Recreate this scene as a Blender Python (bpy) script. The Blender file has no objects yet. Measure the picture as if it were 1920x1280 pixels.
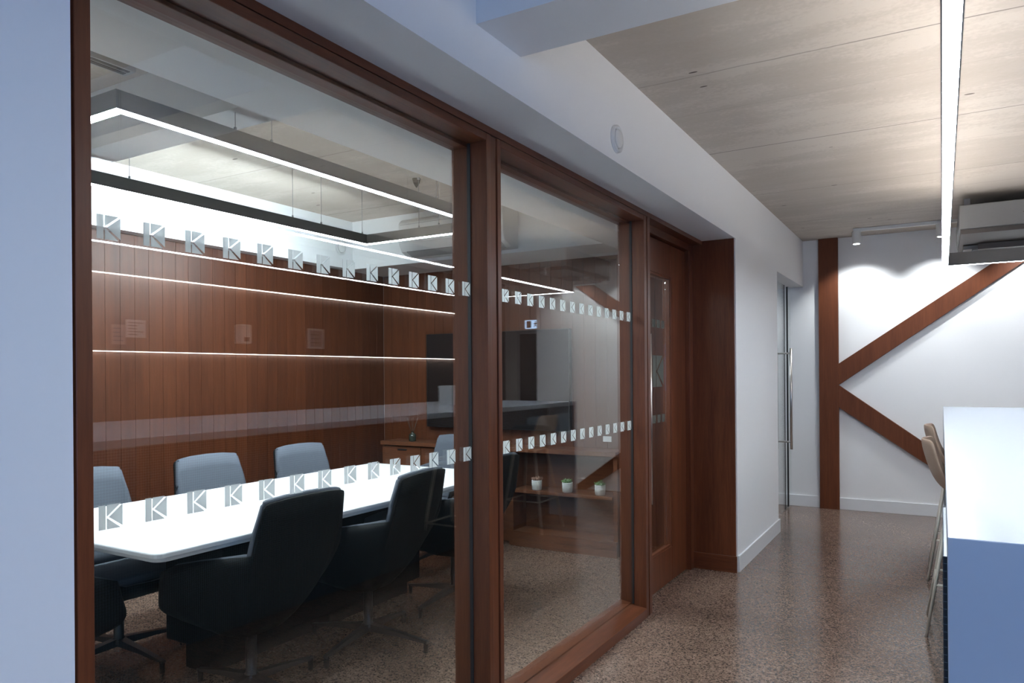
import bpy, bmesh, math, random
from mathutils import Vector, Matrix
random.seed(7)
S = bpy.context.scene
COL = S.collection

# ------------------------------------------------------------------ camera
cam_data = bpy.data.cameras.new('camera')
cam = bpy.data.objects.new('camera', cam_data)
COL.objects.link(cam)
YAW, ROLL = 0.5321, -0.0073
F = Vector((-math.sin(YAW), math.cos(YAW), 0))
R0 = Vector((math.cos(YAW), math.sin(YAW), 0))
U0 = R0.cross(F)
R = math.cos(ROLL) * R0 + math.sin(ROLL) * U0
U = -math.sin(ROLL) * R0 + math.cos(ROLL) * U0
M = Matrix((R, U, -F)).transposed().to_4x4()
M.translation = Vector((0, 0, 1.4))
cam.matrix_world = M
cam_data.sensor_width = 36.0
cam_data.lens = 1369.27 / 1920 * 36.0
cam_data.shift_y = 60.54 / 1920
cam_data.clip_start = 0.05
S.camera = cam

# ------------------------------------------------------------------ world, exposure, daylight
S.view_settings.view_transform = 'Standard'
S.view_settings.look = 'None'
S.view_settings.gamma = 1.0
S.view_settings.exposure = 1.4
S.cycles.use_denoising = True
S.cycles.max_bounces = 10
S.cycles.diffuse_bounces = 5
S.cycles.glossy_bounces = 5
S.cycles.transparent_max_bounces = 16
S.cycles.caustics_reflective = False
S.cycles.caustics_refractive = False
S.cycles.sample_clamp_indirect = 6.0

world = bpy.data.worlds.new('daylight')
world.use_nodes = True
S.world = world
bgn = world.node_tree.nodes['Background']
bgn.inputs[0].default_value = (0.21, 0.47, 1.0, 1)
bgn.inputs[1].default_value = 1.6

def area_light(name, loc, rot, sx, sy, power, color, portal=False):
    d = bpy.data.lights.new(name, 'AREA')
    d.shape = 'RECTANGLE'
    d.size, d.size_y = sx, sy
    d.energy = power
    d.color = color
    if portal:
        d.cycles.is_portal = True
    o = bpy.data.objects.new(name, d)
    COL.objects.link(o)
    o.location = loc
    o.rotation_euler = rot
    return o
# the daylight window behind the photographer
area_light('window_portal', (0.9, -3.9, 1.45), (math.radians(90), 0, math.radians(180)), 3.0, 1.0, 1, (1, 1, 1), True)
area_light('window_portal', (2.8, -1.6, 1.4), (math.radians(90), 0, math.radians(90)), 3.0, 1.9, 1, (1, 1, 1), True)  # portal for the added side window

# ------------------------------------------------------------------ materials
def new_mat(name):
    m = bpy.data.materials.new(name)
    m.use_nodes = True
    nt = m.node_tree
    b = nt.nodes['Principled BSDF']
    return m, nt, b

def N(nt, t, **kw):
    n = nt.nodes.new(t)
    for k, v in kw.items():
        if k.startswith('i_'):
            key = k[2:]
            key = int(key) if key.isdigit() else key.replace('_', ' ')
            n.inputs[key].default_value = v
        else:
            setattr(n, k, v)
    return n

def plain(name, col, rough=0.5, metal=0.0, spec=0.5, bump=0.0, bscale=60, var=0.04, coat=0.0):
    m, nt, b = new_mat(name)
    L = nt.links.new
    tc = N(nt, 'ShaderNodeTexCoord')
    nz = N(nt, 'ShaderNodeTexNoise', i_Scale=bscale, i_Detail=3.0)
    L(tc.outputs['Object'], nz.inputs['Vector'])
    mx = N(nt, 'ShaderNodeMix', data_type='RGBA')
    mx.inputs['A'].default_value = (*[c * (1 - var) for c in col], 1)
    mx.inputs['B'].default_value = (*[min(1, c * (1 + var)) for c in col], 1)
    L(nz.outputs['Fac'], mx.inputs['Factor'])
    L(mx.outputs['Result'], b.inputs['Base Color'])
    b.inputs['Roughness'].default_value = rough
    b.inputs['Metallic'].default_value = metal
    b.inputs['Specular IOR Level'].default_value = spec
    b.inputs['Coat Weight'].default_value = coat
    if bump:
        bp = N(nt, 'ShaderNodeBump', i_Strength=bump, i_Distance=0.002)
        L(nz.outputs['Fac'], bp.inputs['Height'])
        L(bp.outputs['Normal'], b.inputs['Normal'])
    return m

def wood(name, dark, light, grain='Z', rough=0.38, board=None, board_axis='Y', spec=0.3, streak=1.0):
    """dark red-brown veneer; grain runs along the given axis, boards vary in tone"""
    m, nt, b = new_mat(name)
    L = nt.links.new
    tc = N(nt, 'ShaderNodeTexCoord')
    mp = N(nt, 'ShaderNodeMapping')
    L(tc.outputs['Object'], mp.inputs['Vector'])
    sc = {'X': (0.9, 14, 14), 'Y': (14, 0.9, 14), 'Z': (14, 14, 0.9)}[grain]
    mp.inputs['Scale'].default_value = sc
    vec = mp.outputs['Vector']
    rnd = None
    if board:
        sep = N(nt, 'ShaderNodeSeparateXYZ')
        L(tc.outputs['Object'], sep.inputs[0])
        dv = N(nt, 'ShaderNodeMath', operation='DIVIDE', i_1=board)
        L(sep.outputs[board_axis], dv.inputs[0])
        fl = N(nt, 'ShaderNodeMath', operation='FLOOR')
        L(dv.outputs[0], fl.inputs[0])
        wn = N(nt, 'ShaderNodeTexWhiteNoise', noise_dimensions='1D')
        L(fl.outputs[0], wn.inputs['W'])
        rnd = wn.outputs['Value']
        sv = N(nt, 'ShaderNodeVectorMath', operation='SCALE')
        L(wn.outputs['Color'], sv.inputs[0])
        sv.inputs['Scale'].default_value = 30.0
        ad = N(nt, 'ShaderNodeVectorMath', operation='ADD')
        L(vec, ad.inputs[0]); L(sv.outputs[0], ad.inputs[1])
        vec = ad.outputs[0]
    n1 = N(nt, 'ShaderNodeTexNoise', i_Scale=1.3, i_Detail=5.0, i_Roughness=0.6, i_Distortion=0.6)
    L(vec, n1.inputs['Vector'])
    n2 = N(nt, 'ShaderNodeTexNoise', i_Scale=9.0, i_Detail=4.0, i_Roughness=0.7)
    L(vec, n2.inputs['Vector'])
    a1 = N(nt, 'ShaderNodeMath', operation='MULTIPLY_ADD', i_1=0.8, i_2=0.0)
    L(n1.outputs['Fac'], a1.inputs[0])
    a2 = N(nt, 'ShaderNodeMath', operation='MULTIPLY_ADD', i_1=0.45 * streak)
    L(n2.outputs['Fac'], a2.inputs[0]); L(a1.outputs[0], a2.inputs[2])
    last = a2.outputs[0]
    if rnd is not None:
        a3 = N(nt, 'ShaderNodeMath', operation='MULTIPLY_ADD', i_1=0.22)
        L(rnd, a3.inputs[0]); L(last, a3.inputs[2])
        last = a3.outputs[0]
    cr = N(nt, 'ShaderNodeValToRGB')
    cr.color_ramp.elements[0].position = 0.30
    cr.color_ramp.elements[0].color = (*dark, 1)
    cr.color_ramp.elements[1].position = 0.92 if rnd is not None else 0.86
    cr.color_ramp.elements[1].color = (*light, 1)
    L(last, cr.inputs[0])
    L(cr.outputs[0], b.inputs['Base Color'])
    b.inputs['Roughness'].default_value = rough
    b.inputs['Specular IOR Level'].default_value = spec
    bp = N(nt, 'ShaderNodeBump', i_Strength=0.08, i_Distance=0.001)
    L(n2.outputs['Fac'], bp.inputs['Height'])
    L(bp.outputs['Normal'], b.inputs['Normal'])
    return m

def emit(name, col, strength):
    m = bpy.data.materials.new(name)
    m.use_nodes = True
    nt = m.node_tree
    nt.nodes.remove(nt.nodes['Principled BSDF'])
    e = N(nt, 'ShaderNodeEmission')
    e.inputs[0].default_value = (*col, 1)
    e.inputs[1].default_value = strength
    nt.links.new(e.outputs[0], nt.nodes['Material Output'].inputs[0])
    return m

def glass_mat(name, tint=(0.93, 0.97, 0.95), f0=0.045, gain=1.0):
    m = bpy.data.materials.new(name)
    m.use_nodes = True
    nt = m.node_tree
    L = nt.links.new
    nt.nodes.remove(nt.nodes['Principled BSDF'])
    g = N(nt, 'ShaderNodeNewGeometry')
    d = N(nt, 'ShaderNodeVectorMath', operation='DOT_PRODUCT')
    L(g.outputs['Normal'], d.inputs[0]); L(g.outputs['Incoming'], d.inputs[1])
    ab = N(nt, 'ShaderNodeMath', operation='ABSOLUTE')
    L(d.outputs['Value'], ab.inputs[0])
    iv = N(nt, 'ShaderNodeMath', operation='SUBTRACT', i_0=1.0)
    L(ab.outputs[0], iv.inputs[1])
    pw = N(nt, 'ShaderNodeMath', operation='POWER', i_1=5.0)
    L(iv.outputs[0], pw.inputs[0])
    fr = N(nt, 'ShaderNodeMath', operation='MULTIPLY_ADD', i_1=(1 - f0) * gain, i_2=f0, use_clamp=True)
    L(pw.outputs[0], fr.inputs[0])
    tr = N(nt, 'ShaderNodeBsdfTransparent')
    tr.inputs[0].default_value = (*tint, 1)
    gl = N(nt, 'ShaderNodeBsdfGlossy', i_Roughness=0.0)
    gl.inputs[0].default_value = (1, 1, 1, 1)
    mx = N(nt, 'ShaderNodeMixShader')
    L(fr.outputs[0], mx.inputs[0]); L(tr.outputs[0], mx.inputs[1]); L(gl.outputs[0], mx.inputs[2])
    L(mx.outputs[0], nt.nodes['Material Output'].inputs[0])
    return m

def frosted_mat(c=(0.74, 0.76, 0.75, 1)):
    m = bpy.data.materials.new('frosted_film')
    m.use_nodes = True
    nt = m.node_tree
    L = nt.links.new
    b = nt.nodes['Principled BSDF']
    b.inputs['Base Color'].default_value = c
    b.inputs['Roughness'].default_value = 0.6
    tl = N(nt, 'ShaderNodeBsdfTranslucent')
    tl.inputs[0].default_value = c
    tr = N(nt, 'ShaderNodeBsdfTransparent')
    m1 = N(nt, 'ShaderNodeMixShader'); m1.inputs[0].default_value = 0.75
    L(b.outputs[0], m1.inputs[1]); L(tl.outputs[0], m1.inputs[2])
    m2 = N(nt, 'ShaderNodeMixShader'); m2.inputs[0].default_value = 0.28
    L(m1.outputs[0], m2.inputs[1]); L(tr.outputs[0], m2.inputs[2])
    L(m2.outputs[0], nt.nodes['Material Output'].inputs[0])
    return m

def floor_mat():
    m, nt, b = new_mat('polished_concrete')
    L = nt.links.new
    tc = N(nt, 'ShaderNodeTexCoord')
    v1 = N(nt, 'ShaderNodeTexVoronoi', i_Scale=150.0)
    v2 = N(nt, 'ShaderNodeTexVoronoi', i_Scale=75.0)
    nz = N(nt, 'ShaderNodeTexNoise', i_Scale=1.1, i_Detail=5.0, i_Roughness=0.6)
    nf = N(nt, 'ShaderNodeTexNoise', i_Scale=260.0, i_Detail=2.0)
    for n in (v1, v2, nz, nf):
        L(tc.outputs['Object'], n.inputs['Vector'])
    s1 = N(nt, 'ShaderNodeSeparateColor'); L(v1.outputs['Color'], s1.inputs[0])
    r1 = N(nt, 'ShaderNodeValToRGB')
    e = r1.color_ramp.elements
    e[0].position = 0.0; e[0].color = (0.030, 0.019, 0.014, 1)
    e[1].position = 1.0; e[1].color = (0.40, 0.30, 0.245, 1)
    x = e.new(0.24); x.color = (0.045, 0.029, 0.022, 1)
    x = e.new(0.36); x.color = (0.195, 0.135, 0.105, 1)
    x = e.new(0.85); x.color = (0.25, 0.18, 0.145, 1)
    L(s1.outputs[0], r1.inputs[0])
    s2 = N(nt, 'ShaderNodeSeparateColor'); L(v2.outputs['Color'], s2.inputs[0])
    r2 = N(nt, 'ShaderNodeValToRGB')
    e = r2.color_ramp.elements
    e[0].position = 0.0; e[0].color = (0.10, 0.07, 0.055, 1)
    e[1].position = 1.0; e[1].color = (0.28, 0.205, 0.17, 1)
    x = e.new(0.2); x.color = (0.18, 0.125, 0.10, 1)
    L(s2.outputs[1], r2.inputs[0])
    mx = N(nt, 'ShaderNodeMix', data_type='RGBA'); mx.inputs['Factor'].default_value = 0.28
    L(r1.outputs[0], mx.inputs['A']); L(r2.outputs[0], mx.inputs['B'])
    # broad mottling of the slab
    r3 = N(nt, 'ShaderNodeValToRGB')
    e = r3.color_ramp.elements
    e[0].position = 0.3; e[0].color = (0.74, 0.69, 0.66, 1)
    e[1].position = 0.7; e[1].color = (1.07, 1.0, 0.95, 1)
    L(nz.outputs['Fac'], r3.inputs[0])
    ml = N(nt, 'ShaderNodeMix', data_type='RGBA', blend_type='MULTIPLY', clamp_result=False); ml.inputs['Factor'].default_value = 1.0
    L(mx.outputs['Result'], ml.inputs['A']); L(r3.outputs[0], ml.inputs['B'])
    # saw cut joint at Y = 5.36
    sp = N(nt, 'ShaderNodeSeparateXYZ'); L(tc.outputs['Object'], sp.inputs[0])
    nzw = N(nt, 'ShaderNodeMath', operation='MULTIPLY_ADD', i_1=0.12, i_2=-5.43)
    L(nz.outputs['Fac'], nzw.inputs[0])
    sb = N(nt, 'ShaderNodeMath', operation='ADD'); L(sp.outputs['Y'], sb.inputs[0]); L(nzw.outputs[0], sb.inputs[1])
    ab = N(nt, 'ShaderNodeMath', operation='ABSOLUTE'); L(sb.outputs[0], ab.inputs[0])
    lt = N(nt, 'ShaderNodeMath', operation='LESS_THAN', i_1=0.006); L(ab.outputs[0], lt.inputs[0])
    sc = N(nt, 'ShaderNodeMath', operation='MULTIPLY', i_1=0.45); L(lt.outputs[0], sc.inputs[0])
    mj = N(nt, 'ShaderNodeMix', data_type='RGBA'); mj.inputs['B'].default_value = (0.05, 0.035, 0.03, 1)
    L(sc.outputs[0], mj.inputs['Factor']); L(ml.outputs['Result'], mj.inputs['A'])
    L(mj.outputs['Result'], b.inputs['Base Color'])
    rr = N(nt, 'ShaderNodeMapRange'); rr.inputs['To Min'].default_value = 0.12; rr.inputs['To Max'].default_value = 0.24
    L(nf.outputs['Fac'], rr.inputs['Value'])
    L(rr.outputs[0], b.inputs['Roughness'])
    b.inputs['Specular IOR Level'].default_value = 0.55
    bp = N(nt, 'ShaderNodeBump', i_Strength=0.05, i_Distance=0.001)
    L(nf.outputs['Fac'], bp.inputs['Height']); L(bp.outputs['Normal'], b.inputs['Normal'])
    return m

def concrete_mat():
    m, nt, b = new_mat('board_marked_concrete')
    L = nt.links.new
    tc = N(nt, 'ShaderNodeTexCoord')
    mp = N(nt, 'ShaderNodeMapping'); mp.inputs['Scale'].default_value = (1.0, 3.2, 1.0)
    L(tc.outputs['Object'], mp.inputs['Vector'])
    n1 = N(nt, 'ShaderNodeTexNoise', i_Scale=1.6, i_Detail=8.0, i_Roughness=0.62)
    L(mp.outputs[0], n1.inputs['Vector'])
    n2 = N(nt, 'ShaderNodeTexNoise', i_Scale=0.7, i_Detail=4.0)
    L(tc.outputs['Object'], n2.inputs['Vector'])
    n3 = N(nt, 'ShaderNodeTexNoise', i_Scale=45.0, i_Detail=3.0)
    L(tc.outputs['Object'], n3.inputs['Vector'])
    ad = N(nt, 'ShaderNodeMath', operation='ADD'); L(n1.outputs['Fac'], ad.inputs[0]); L(n2.outputs['Fac'], ad.inputs[1])
    ad2 = N(nt, 'ShaderNodeMath', operation='MULTIPLY_ADD', i_1=0.35); L(n3.outputs['Fac'], ad2.inputs[0]); L(ad.outputs[0], ad2.inputs[2])
    cr = N(nt, 'ShaderNodeValToRGB')
    e = cr.color_ramp.elements
    e[0].position = 0.70; e[0].color = (0.40, 0.352, 0.300, 1)
    e[1].position = 1.05; e[1].color = (0.49, 0.440, 0.385, 1)
    x = e.new(0.90); x.color = (0.43, 0.382, 0.330, 1)
    dv = N(nt, 'ShaderNodeMath', operation='MULTIPLY', i_1=0.77); L(ad2.outputs[0], dv.inputs[0])
    L(dv.outputs[0], cr.inputs[0])
    last = cr.outputs[0]
    sp = N(nt, 'ShaderNodeSeparateXYZ'); L(tc.outputs['Object'], sp.inputs[0])
    def lines(offset, pitch, width, strength, col, last):
        a = N(nt, 'ShaderNodeMath', operation='MULTIPLY_ADD', i_1=0.03); L(n1.outputs['Fac'], a.inputs[0]); L(sp.outputs['Y'], a.inputs[2])
        s = N(nt, 'ShaderNodeMath', operation='SUBTRACT', i_1=offset + 0.015); L(a.outputs[0], s.inputs[0])
        pp = N(nt, 'ShaderNodeMath', operation='PINGPONG', i_1=pitch / 2); L(s.outputs[0], pp.inputs[0])
        c = N(nt, 'ShaderNodeMath', operation='LESS_THAN', i_1=width); L(pp.outputs[0], c.inputs[0])
        k = N(nt, 'ShaderNodeMapRange', i_1=0.42, i_2=0.58); k.inputs['To Max'].default_value = strength
        L(n2.outputs['Fac'], k.inputs['Value'])
        q = N(nt, 'ShaderNodeMath', operation='MAXIMUM', i_1=strength * 0.45); L(k.outputs[0], q.inputs[0])
        w = N(nt, 'ShaderNodeMath', operation='MULTIPLY'); L(c.outputs[0], w.inputs[0]); L(q.outputs[0], w.inputs[1])
        mxx = N(nt, 'ShaderNodeMix', data_type='RGBA'); mxx.inputs['B'].default_value = (*col, 1)
        L(w.outputs[0], mxx.inputs['Factor']); L(last, mxx.inputs['A'])
        return mxx.outputs['Result']
    last = lines(3.31, 1.235, 0.0045, 0.75, (0.10, 0.085, 0.075), last)
    last = lines(3.80, 1.235, 0.003, 0.45, (0.16, 0.13, 0.115), last)
    # blow holes
    mp2 = N(nt, 'ShaderNodeMapping'); mp2.inputs['Scale'].default_value = (2.4, 6.5, 1.0)
    L(tc.outputs['Object'], mp2.inputs['Vector'])
    vo = N(nt, 'ShaderNodeTexVoronoi', i_Scale=1.0); L(mp2.outputs[0], vo.inputs['Vector'])
    lt = N(nt, 'ShaderNodeMath', operation='LESS_THAN', i_1=0.055); L(vo.outputs['Distance'], lt.inputs[0])
    mh = N(nt, 'ShaderNodeMix', data_type='RGBA'); mh.inputs['B'].default_value = (0.09, 0.07, 0.06, 1)
    L(lt.outputs[0], mh.inputs['Factor']); L(last, mh.inputs['A'])
    L(mh.outputs['Result'], b.inputs['Base Color'])
    b.inputs['Roughness'].default_value = 0.75
    bp = N(nt, 'ShaderNodeBump', i_Strength=0.25, i_Distance=0.003)
    L(ad2.outputs[0], bp.inputs['Height']); L(bp.outputs['Normal'], b.inputs['Normal'])
    return m

def tile_mat():
    m, nt, b = new_mat('patterned_tile')
    L = nt.links.new
    tc = N(nt, 'ShaderNodeTexCoord')
    mp = N(nt, 'ShaderNodeMapping'); mp.inputs['Rotation'].default_value = (math.radians(45), 0, 0)
    L(tc.outputs['Object'], mp.inputs['Vector'])
    ch = N(nt, 'ShaderNodeTexChecker', i_Scale=110.0)
    ch.inputs['Color1'].default_value = (0.012, 0.018, 0.026, 1)
    ch.inputs['Color2'].default_value = (0.10, 0.15, 0.19, 1)
    L(mp.outputs[0], ch.inputs['Vector'])
    L(ch.outputs['Color'], b.inputs['Base Color'])
    b.inputs['Roughness'].default_value = 0.3
    return m

MT = {}
MT['white'] = plain('white_wall_paint', (0.80, 0.81, 0.82), 0.6, bump=0.03, bscale=90, var=0.01)
MT['skirting'] = plain('white_gloss_paint', (0.74, 0.76, 0.78), 0.3, var=0.01)
MT['concrete'] = concrete_mat()
MT['floor'] = floor_mat()
MT['frame'] = wood('sapele_frame', (0.055, 0.0155, 0.0065), (0.175, 0.055, 0.024), 'Z', 0.33)
MT['frame_y'] = wood('sapele_frame_long', (0.055, 0.0155, 0.0065), (0.175, 0.055, 0.024), 'Y', 0.33)
MT['frame_x'] = wood('sapele_frame_cross', (0.055, 0.0155, 0.0065), (0.175, 0.055, 0.024), 'X', 0.33)
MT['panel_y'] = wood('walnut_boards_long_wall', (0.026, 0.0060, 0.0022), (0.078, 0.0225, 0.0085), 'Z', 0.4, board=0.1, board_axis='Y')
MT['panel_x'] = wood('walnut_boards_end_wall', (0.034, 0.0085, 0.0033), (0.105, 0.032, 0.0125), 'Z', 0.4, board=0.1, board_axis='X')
MT['letter'] = wood('stained_pine', (0.075, 0.021, 0.0075), (0.150, 0.044, 0.016), 'Z', 0.5)
MT['cab'] = wood('sideboard_veneer', (0.055, 0.018, 0.008), (0.165, 0.060, 0.027), 'X', 0.4)
MT['black'] = plain('black_void', (0.012, 0.012, 0.013), 0.6)
MT['glass'] = glass_mat('clear_glass', (0.95, 0.975, 0.96), 0.065, 1.25)
MT['frost'] = frosted_mat()
MT['frost_grey'] = frosted_mat((0.22, 0.22, 0.20, 1))  # same film, darkened in colour for the dimmer light at the door
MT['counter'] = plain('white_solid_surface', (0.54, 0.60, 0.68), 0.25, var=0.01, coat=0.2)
MT['table'] = plain('white_laminate', (0.86, 0.87, 0.88), 0.25, var=0.01)
MT['tile'] = tile_mat()
MT['fabric'] = plain('grey_blue_wool', (0.080, 0.089, 0.112), 0.85, bump=0.3, bscale=700, var=0.08)
MT['shell'] = plain('black_shell', (0.0055, 0.0055, 0.006), 0.6, spec=0.12)
MT['darkmetal'] = plain('dark_metal', (0.03, 0.031, 0.034), 0.35, metal=0.6)
MT['steel'] = plain('brushed_steel', (0.62, 0.60, 0.57), 0.28, metal=1.0)
MT['alu'] = plain('anodised_profile', (0.13, 0.125, 0.115), 0.55)
MT['wire'] = plain('steel_wire', (0.35, 0.35, 0.36), 0.4, metal=0.7)
MT['plastic'] = plain('white_plastic', (0.68, 0.69, 0.69), 0.4, var=0.01)
MT['plastic_grey'] = plain('grey_plastic', (0.30, 0.30, 0.30), 0.5)
MT['ac_grey'] = plain('pale_grey_casing', (0.15, 0.15, 0.15), 0.5)  # shadow on a white unit, put into the casing colour
MT['plastic_dark'] = plain('dark_grille', (0.06, 0.05, 0.045), 0.5)
MT['tv'] = plain('black_screen', (0.012, 0.010, 0.010), 0.06, var=0.0)
MT['stoolshell'] = plain('tan_shell', (0.44, 0.315, 0.235), 0.5)
MT['stoolmetal'] = plain('champagne_metal', (0.72, 0.66, 0.58), 0.35, metal=0.1)
MT['pot'] = plain('white_ceramic', (0.75, 0.75, 0.72), 0.4, var=0.02)
MT['leaf'] = plain('succulent_leaf', (0.10, 0.19, 0.06), 0.5, var=0.35, bscale=40)
MT['leaf_red'] = plain('reddish_leaf', (0.24, 0.12, 0.08), 0.5, var=0.3, bscale=40)
MT['soil'] = plain('dark_soil', (0.03, 0.02, 0.015), 0.9)
MT['smoke_glass'] = plain('dark_bottle_glass', (0.03, 0.035, 0.025), 0.1)
MT['reed'] = plain('dark_reed', (0.05, 0.035, 0.025), 0.8)
MT['paper'] = plain('paper', (0.75, 0.74, 0.72), 0.7)
MT['paper_pink'] = plain('pink_paper', (0.42, 0.30, 0.30), 0.7)
MT['ink'] = plain('ink_grey', (0.15, 0.15, 0.16), 0.7)
MT['barwall'] = plain('taupe_wall', (0.085, 0.055, 0.043), 0.6, var=0.03)
MT['dim_wall'] = plain('grey_wall', (0.40, 0.39, 0.37), 0.7, var=0.02)
MT['exit_green'] = emit('lit_sign_panel', (0.45, 0.68, 1.0), 1.6)
LEDC = (0.86, 0.94, 1.0)
MT['led_room'] = emit('led_diffuser_room', (0.80, 0.91, 1.0), 54.0)
MT['led_up'] = emit('led_uplight', (0.80, 0.91, 1.0), 64.0)  # emission of the strip added to brighten the room bulkhead
MT['led_up_bar'] = emit('led_uplight_bar', (1.0, 0.94, 0.88), 19.0)  # emission of the strips added above the bar pendant
MT['led_bar'] = emit('led_diffuser_bar', (0.80, 0.89, 1.0), 23.0)
MT['led_shelf'] = emit('led_shelf_strip', (1.0, 0.93, 0.88), 10.0)
MT['led_spot'] = emit('spot_lens', (0.95, 0.98, 1.0), 12.0)

# ------------------------------------------------------------------ mesh helpers
class MB:
    def __init__(self):
        self.bm = bmesh.new()
    def box(self, x0, x1, y0, y1, z0, z1):
        v = [self.bm.verts.new(p) for p in ((x0, y0, z0), (x1, y0, z0), (x1, y1, z0), (x0, y1, z0),
                                            (x0, y0, z1), (x1, y0, z1), (x1, y1, z1), (x0, y1, z1))]
        for f in ((3, 2, 1, 0), (4, 5, 6, 7), (0, 1, 5, 4), (1, 2, 6, 5), (2, 3, 7, 6), (3, 0, 4, 7)):
            self.bm.faces.new([v[i] for i in f])
        return self
    def prism(self, pts, axis, a, b):
        """pts: 2D outline in the two other axes (in XYZ order), extruded along axis from a to b"""
        def mk(p, t):
            if axis == 'X': return (t, p[0], p[1])
            if axis == 'Y': return (p[0], t, p[1])
            return (p[0], p[1], t)
        A = [self.bm.verts.new(mk(p, a)) for p in pts]
        B = [self.bm.verts.new(mk(p, b)) for p in pts]
        n = len(pts)
        self.bm.faces.new(A); self.bm.faces.new(list(reversed(B)))
        for i in range(n):
            self.bm.faces.new([A[i], B[i], B[(i + 1) % n], A[(i + 1) % n]])
        return self
    def tube(self, p, q, r0, r1=None, seg=12):
        r1 = r0 if r1 is None else r1
        p, q = Vector(p), Vector(q)
        d = (q - p).normalized()
        a = d.orthogonal().normalized(); b = d.cross(a)
        A, B = [], []
        for i in range(seg):
            t = 2 * math.pi * i / seg
            o = a * math.cos(t) + b * math.sin(t)
            A.append(self.bm.verts.new(p + o * r0)); B.append(self.bm.verts.new(q + o * r1))
        for i in range(seg):
            f = self.bm.faces.new([A[i], A[(i + 1) % seg], B[(i + 1) % seg], B[i]]); f.smooth = True
        self.bm.faces.new(list(reversed(A))); self.bm.faces.new(B)
        return self
    def lathe(self, prof, c=(0, 0, 0), seg=28, axis='Z'):
        rings = []
        for r, z in prof:
            ring = []
            for i in range(seg):
                t = 2 * math.pi * i / seg
                x, y = r * math.cos(t), r * math.sin(t)
                p = (x, y, z) if axis == 'Z' else ((z, x, y) if axis == 'X' else (x, z, y))
                ring.append(self.bm.verts.new((p[0] + c[0], p[1] + c[1], p[2] + c[2])))
            rings.append(ring)
        for k in range(len(rings) - 1):
            for i in range(seg):
                f = self.bm.faces.new([rings[k][i], rings[k][(i + 1) % seg], rings[k + 1][(i + 1) % seg], rings[k + 1][i]])
                f.smooth = True
        self.bm.faces.new(list(reversed(rings[0]))); self.bm.faces.new(rings[-1])
        return self
    def build(self, name, mat, parent=None, bevel=0.0, seg=2, smooth=False, loc=None):
        bmesh.ops.recalc_face_normals(self.bm, faces=self.bm.faces)
        me = bpy.data.meshes.new(name)
        self.bm.to_mesh(me); self.bm.free()
        me.materials.append(MT[mat] if isinstance(mat, str) else mat)
        o = bpy.data.objects.new(name, me)
        COL.objects.link(o)
        if parent: o.parent = parent
        if loc: o.location = loc
        if smooth:
            for p in me.polygons: p.use_smooth = True
        if bevel:
            mo = o.modifiers.new('bevel', 'BEVEL'); mo.width = bevel; mo.segments = seg
            mo.limit_method = 'ANGLE'; mo.angle_limit = math.radians(40)
        return o

def box(name, mat, b, parent=None, bevel=0.0):
    return MB().box(*b).build(name, mat, parent, bevel)

def tag(o, label=None, cat=None, group=None, kind=None):
    if label: o['label'] = label
    if cat: o['category'] = cat
    if group: o['group'] = group
    if kind: o['kind'] = kind
    return o

def empty(name, loc=(0, 0, 0), rz=0.0, **kw):
    o = bpy.data.objects.new(name, None)
    o.empty_display_size = 0.1
    COL.objects.link(o)
    o.location = loc; o.rotation_euler = (0, 0, rz)
    return tag(o, **kw)

def struct(o, label=None, cat=None):
    return tag(o, label, cat, kind='structure')

def copy_tree(o, parent=None):
    kids = list(o.children)
    c = o.copy(); COL.objects.link(c)
    if parent: c.parent = parent
    for k in kids: copy_tree(k, c)
    return c

# ------------------------------------------------------------------ setting
XB = -1.24      # corridor face of the white wall and beam
XF = -1.47      # front of the timber frames
XG = -1.545     # glass plane
ZB = 2.336      # underside of the beam
ZC = 2.755      # concrete slab
YK = 8.09       # far wall carrying the letter
YW = 5.40       # end wall of the meeting room
XW = -4.60      # long panelled wall of the meeting room

struct(box('floor', 'floor', (-4.8, 2.7, -4.1, 9.7, -0.1, 0.0)), 'polished concrete floor with fine brown speckle', 'floor')
struct(box('ceiling', 'concrete', (-4.8, 2.7, -4.1, 9.7, ZC, ZC + 0.2)), 'bare board-marked concrete ceiling', 'ceiling')
struct(box('wall_left', 'white', (-2.1, XB, -4.0, 0.673, 0, ZB)), 'smooth white pier at the left edge of the photo', 'wall')
struct(box('trim_1', 'white', (-2.1, XB, -4.0, 5.2, ZB, ZC)), 'white bulkhead running above the timber glazing', 'bulkhead')
struct(MB().box(-1.42, XB, 5.2, 6.69, 0, ZC).box(-1.42, XB, 6.69, YK, 2.28, ZC).box(-1.66, -1.42, 5.2, 5.4, 0, ZC).build('wall_left', 'white'),
       'white wall between the timber lining and the glass door', 'wall')
struct(box('wall_far', 'white', (-4.7, 1.31, YK, YK + 0.15, 0, ZC)), 'white end wall behind the large wooden letter', 'wall')
struct(box('wall_passage', 'dim_wall', (1.3, 2.7, 9.5, 9.65, 0, ZC)), 'grey wall at the end of the passage', 'wall')
struct(box('wall_passage', 'dim_wall', (1.16, 1.31, YK + .15, 9.5, 0, ZC)), 'grey return wall of the passage', 'wall')
struct(MB().box(2.62, 2.75, -.1, 9.65, 0, ZC).box(2.62, 2.75, -4.1, -3.1, 0, ZC).box(2.62, 2.75, -3.1, -.1, 0, .45).box(2.62, 2.75, -3.1, -.1, 2.35, ZC).build('wall_right', 'barwall'), 'taupe wall behind the bar', 'wall')
struct(MB().box(-4.8, 2.75, -4.1, -3.98, 0, 1.0).box(-4.8, 2.75, -4.1, -3.98, 2.0, ZC)
       .box(-4.8, -0.6, -4.1, -3.98, 1.0, 2.0).box(2.4, 2.75, -4.1, -3.98, 1.0, 2.0).build('wall_near', 'white'), 'white wall behind the photographer with a wide window', 'wall')
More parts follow.
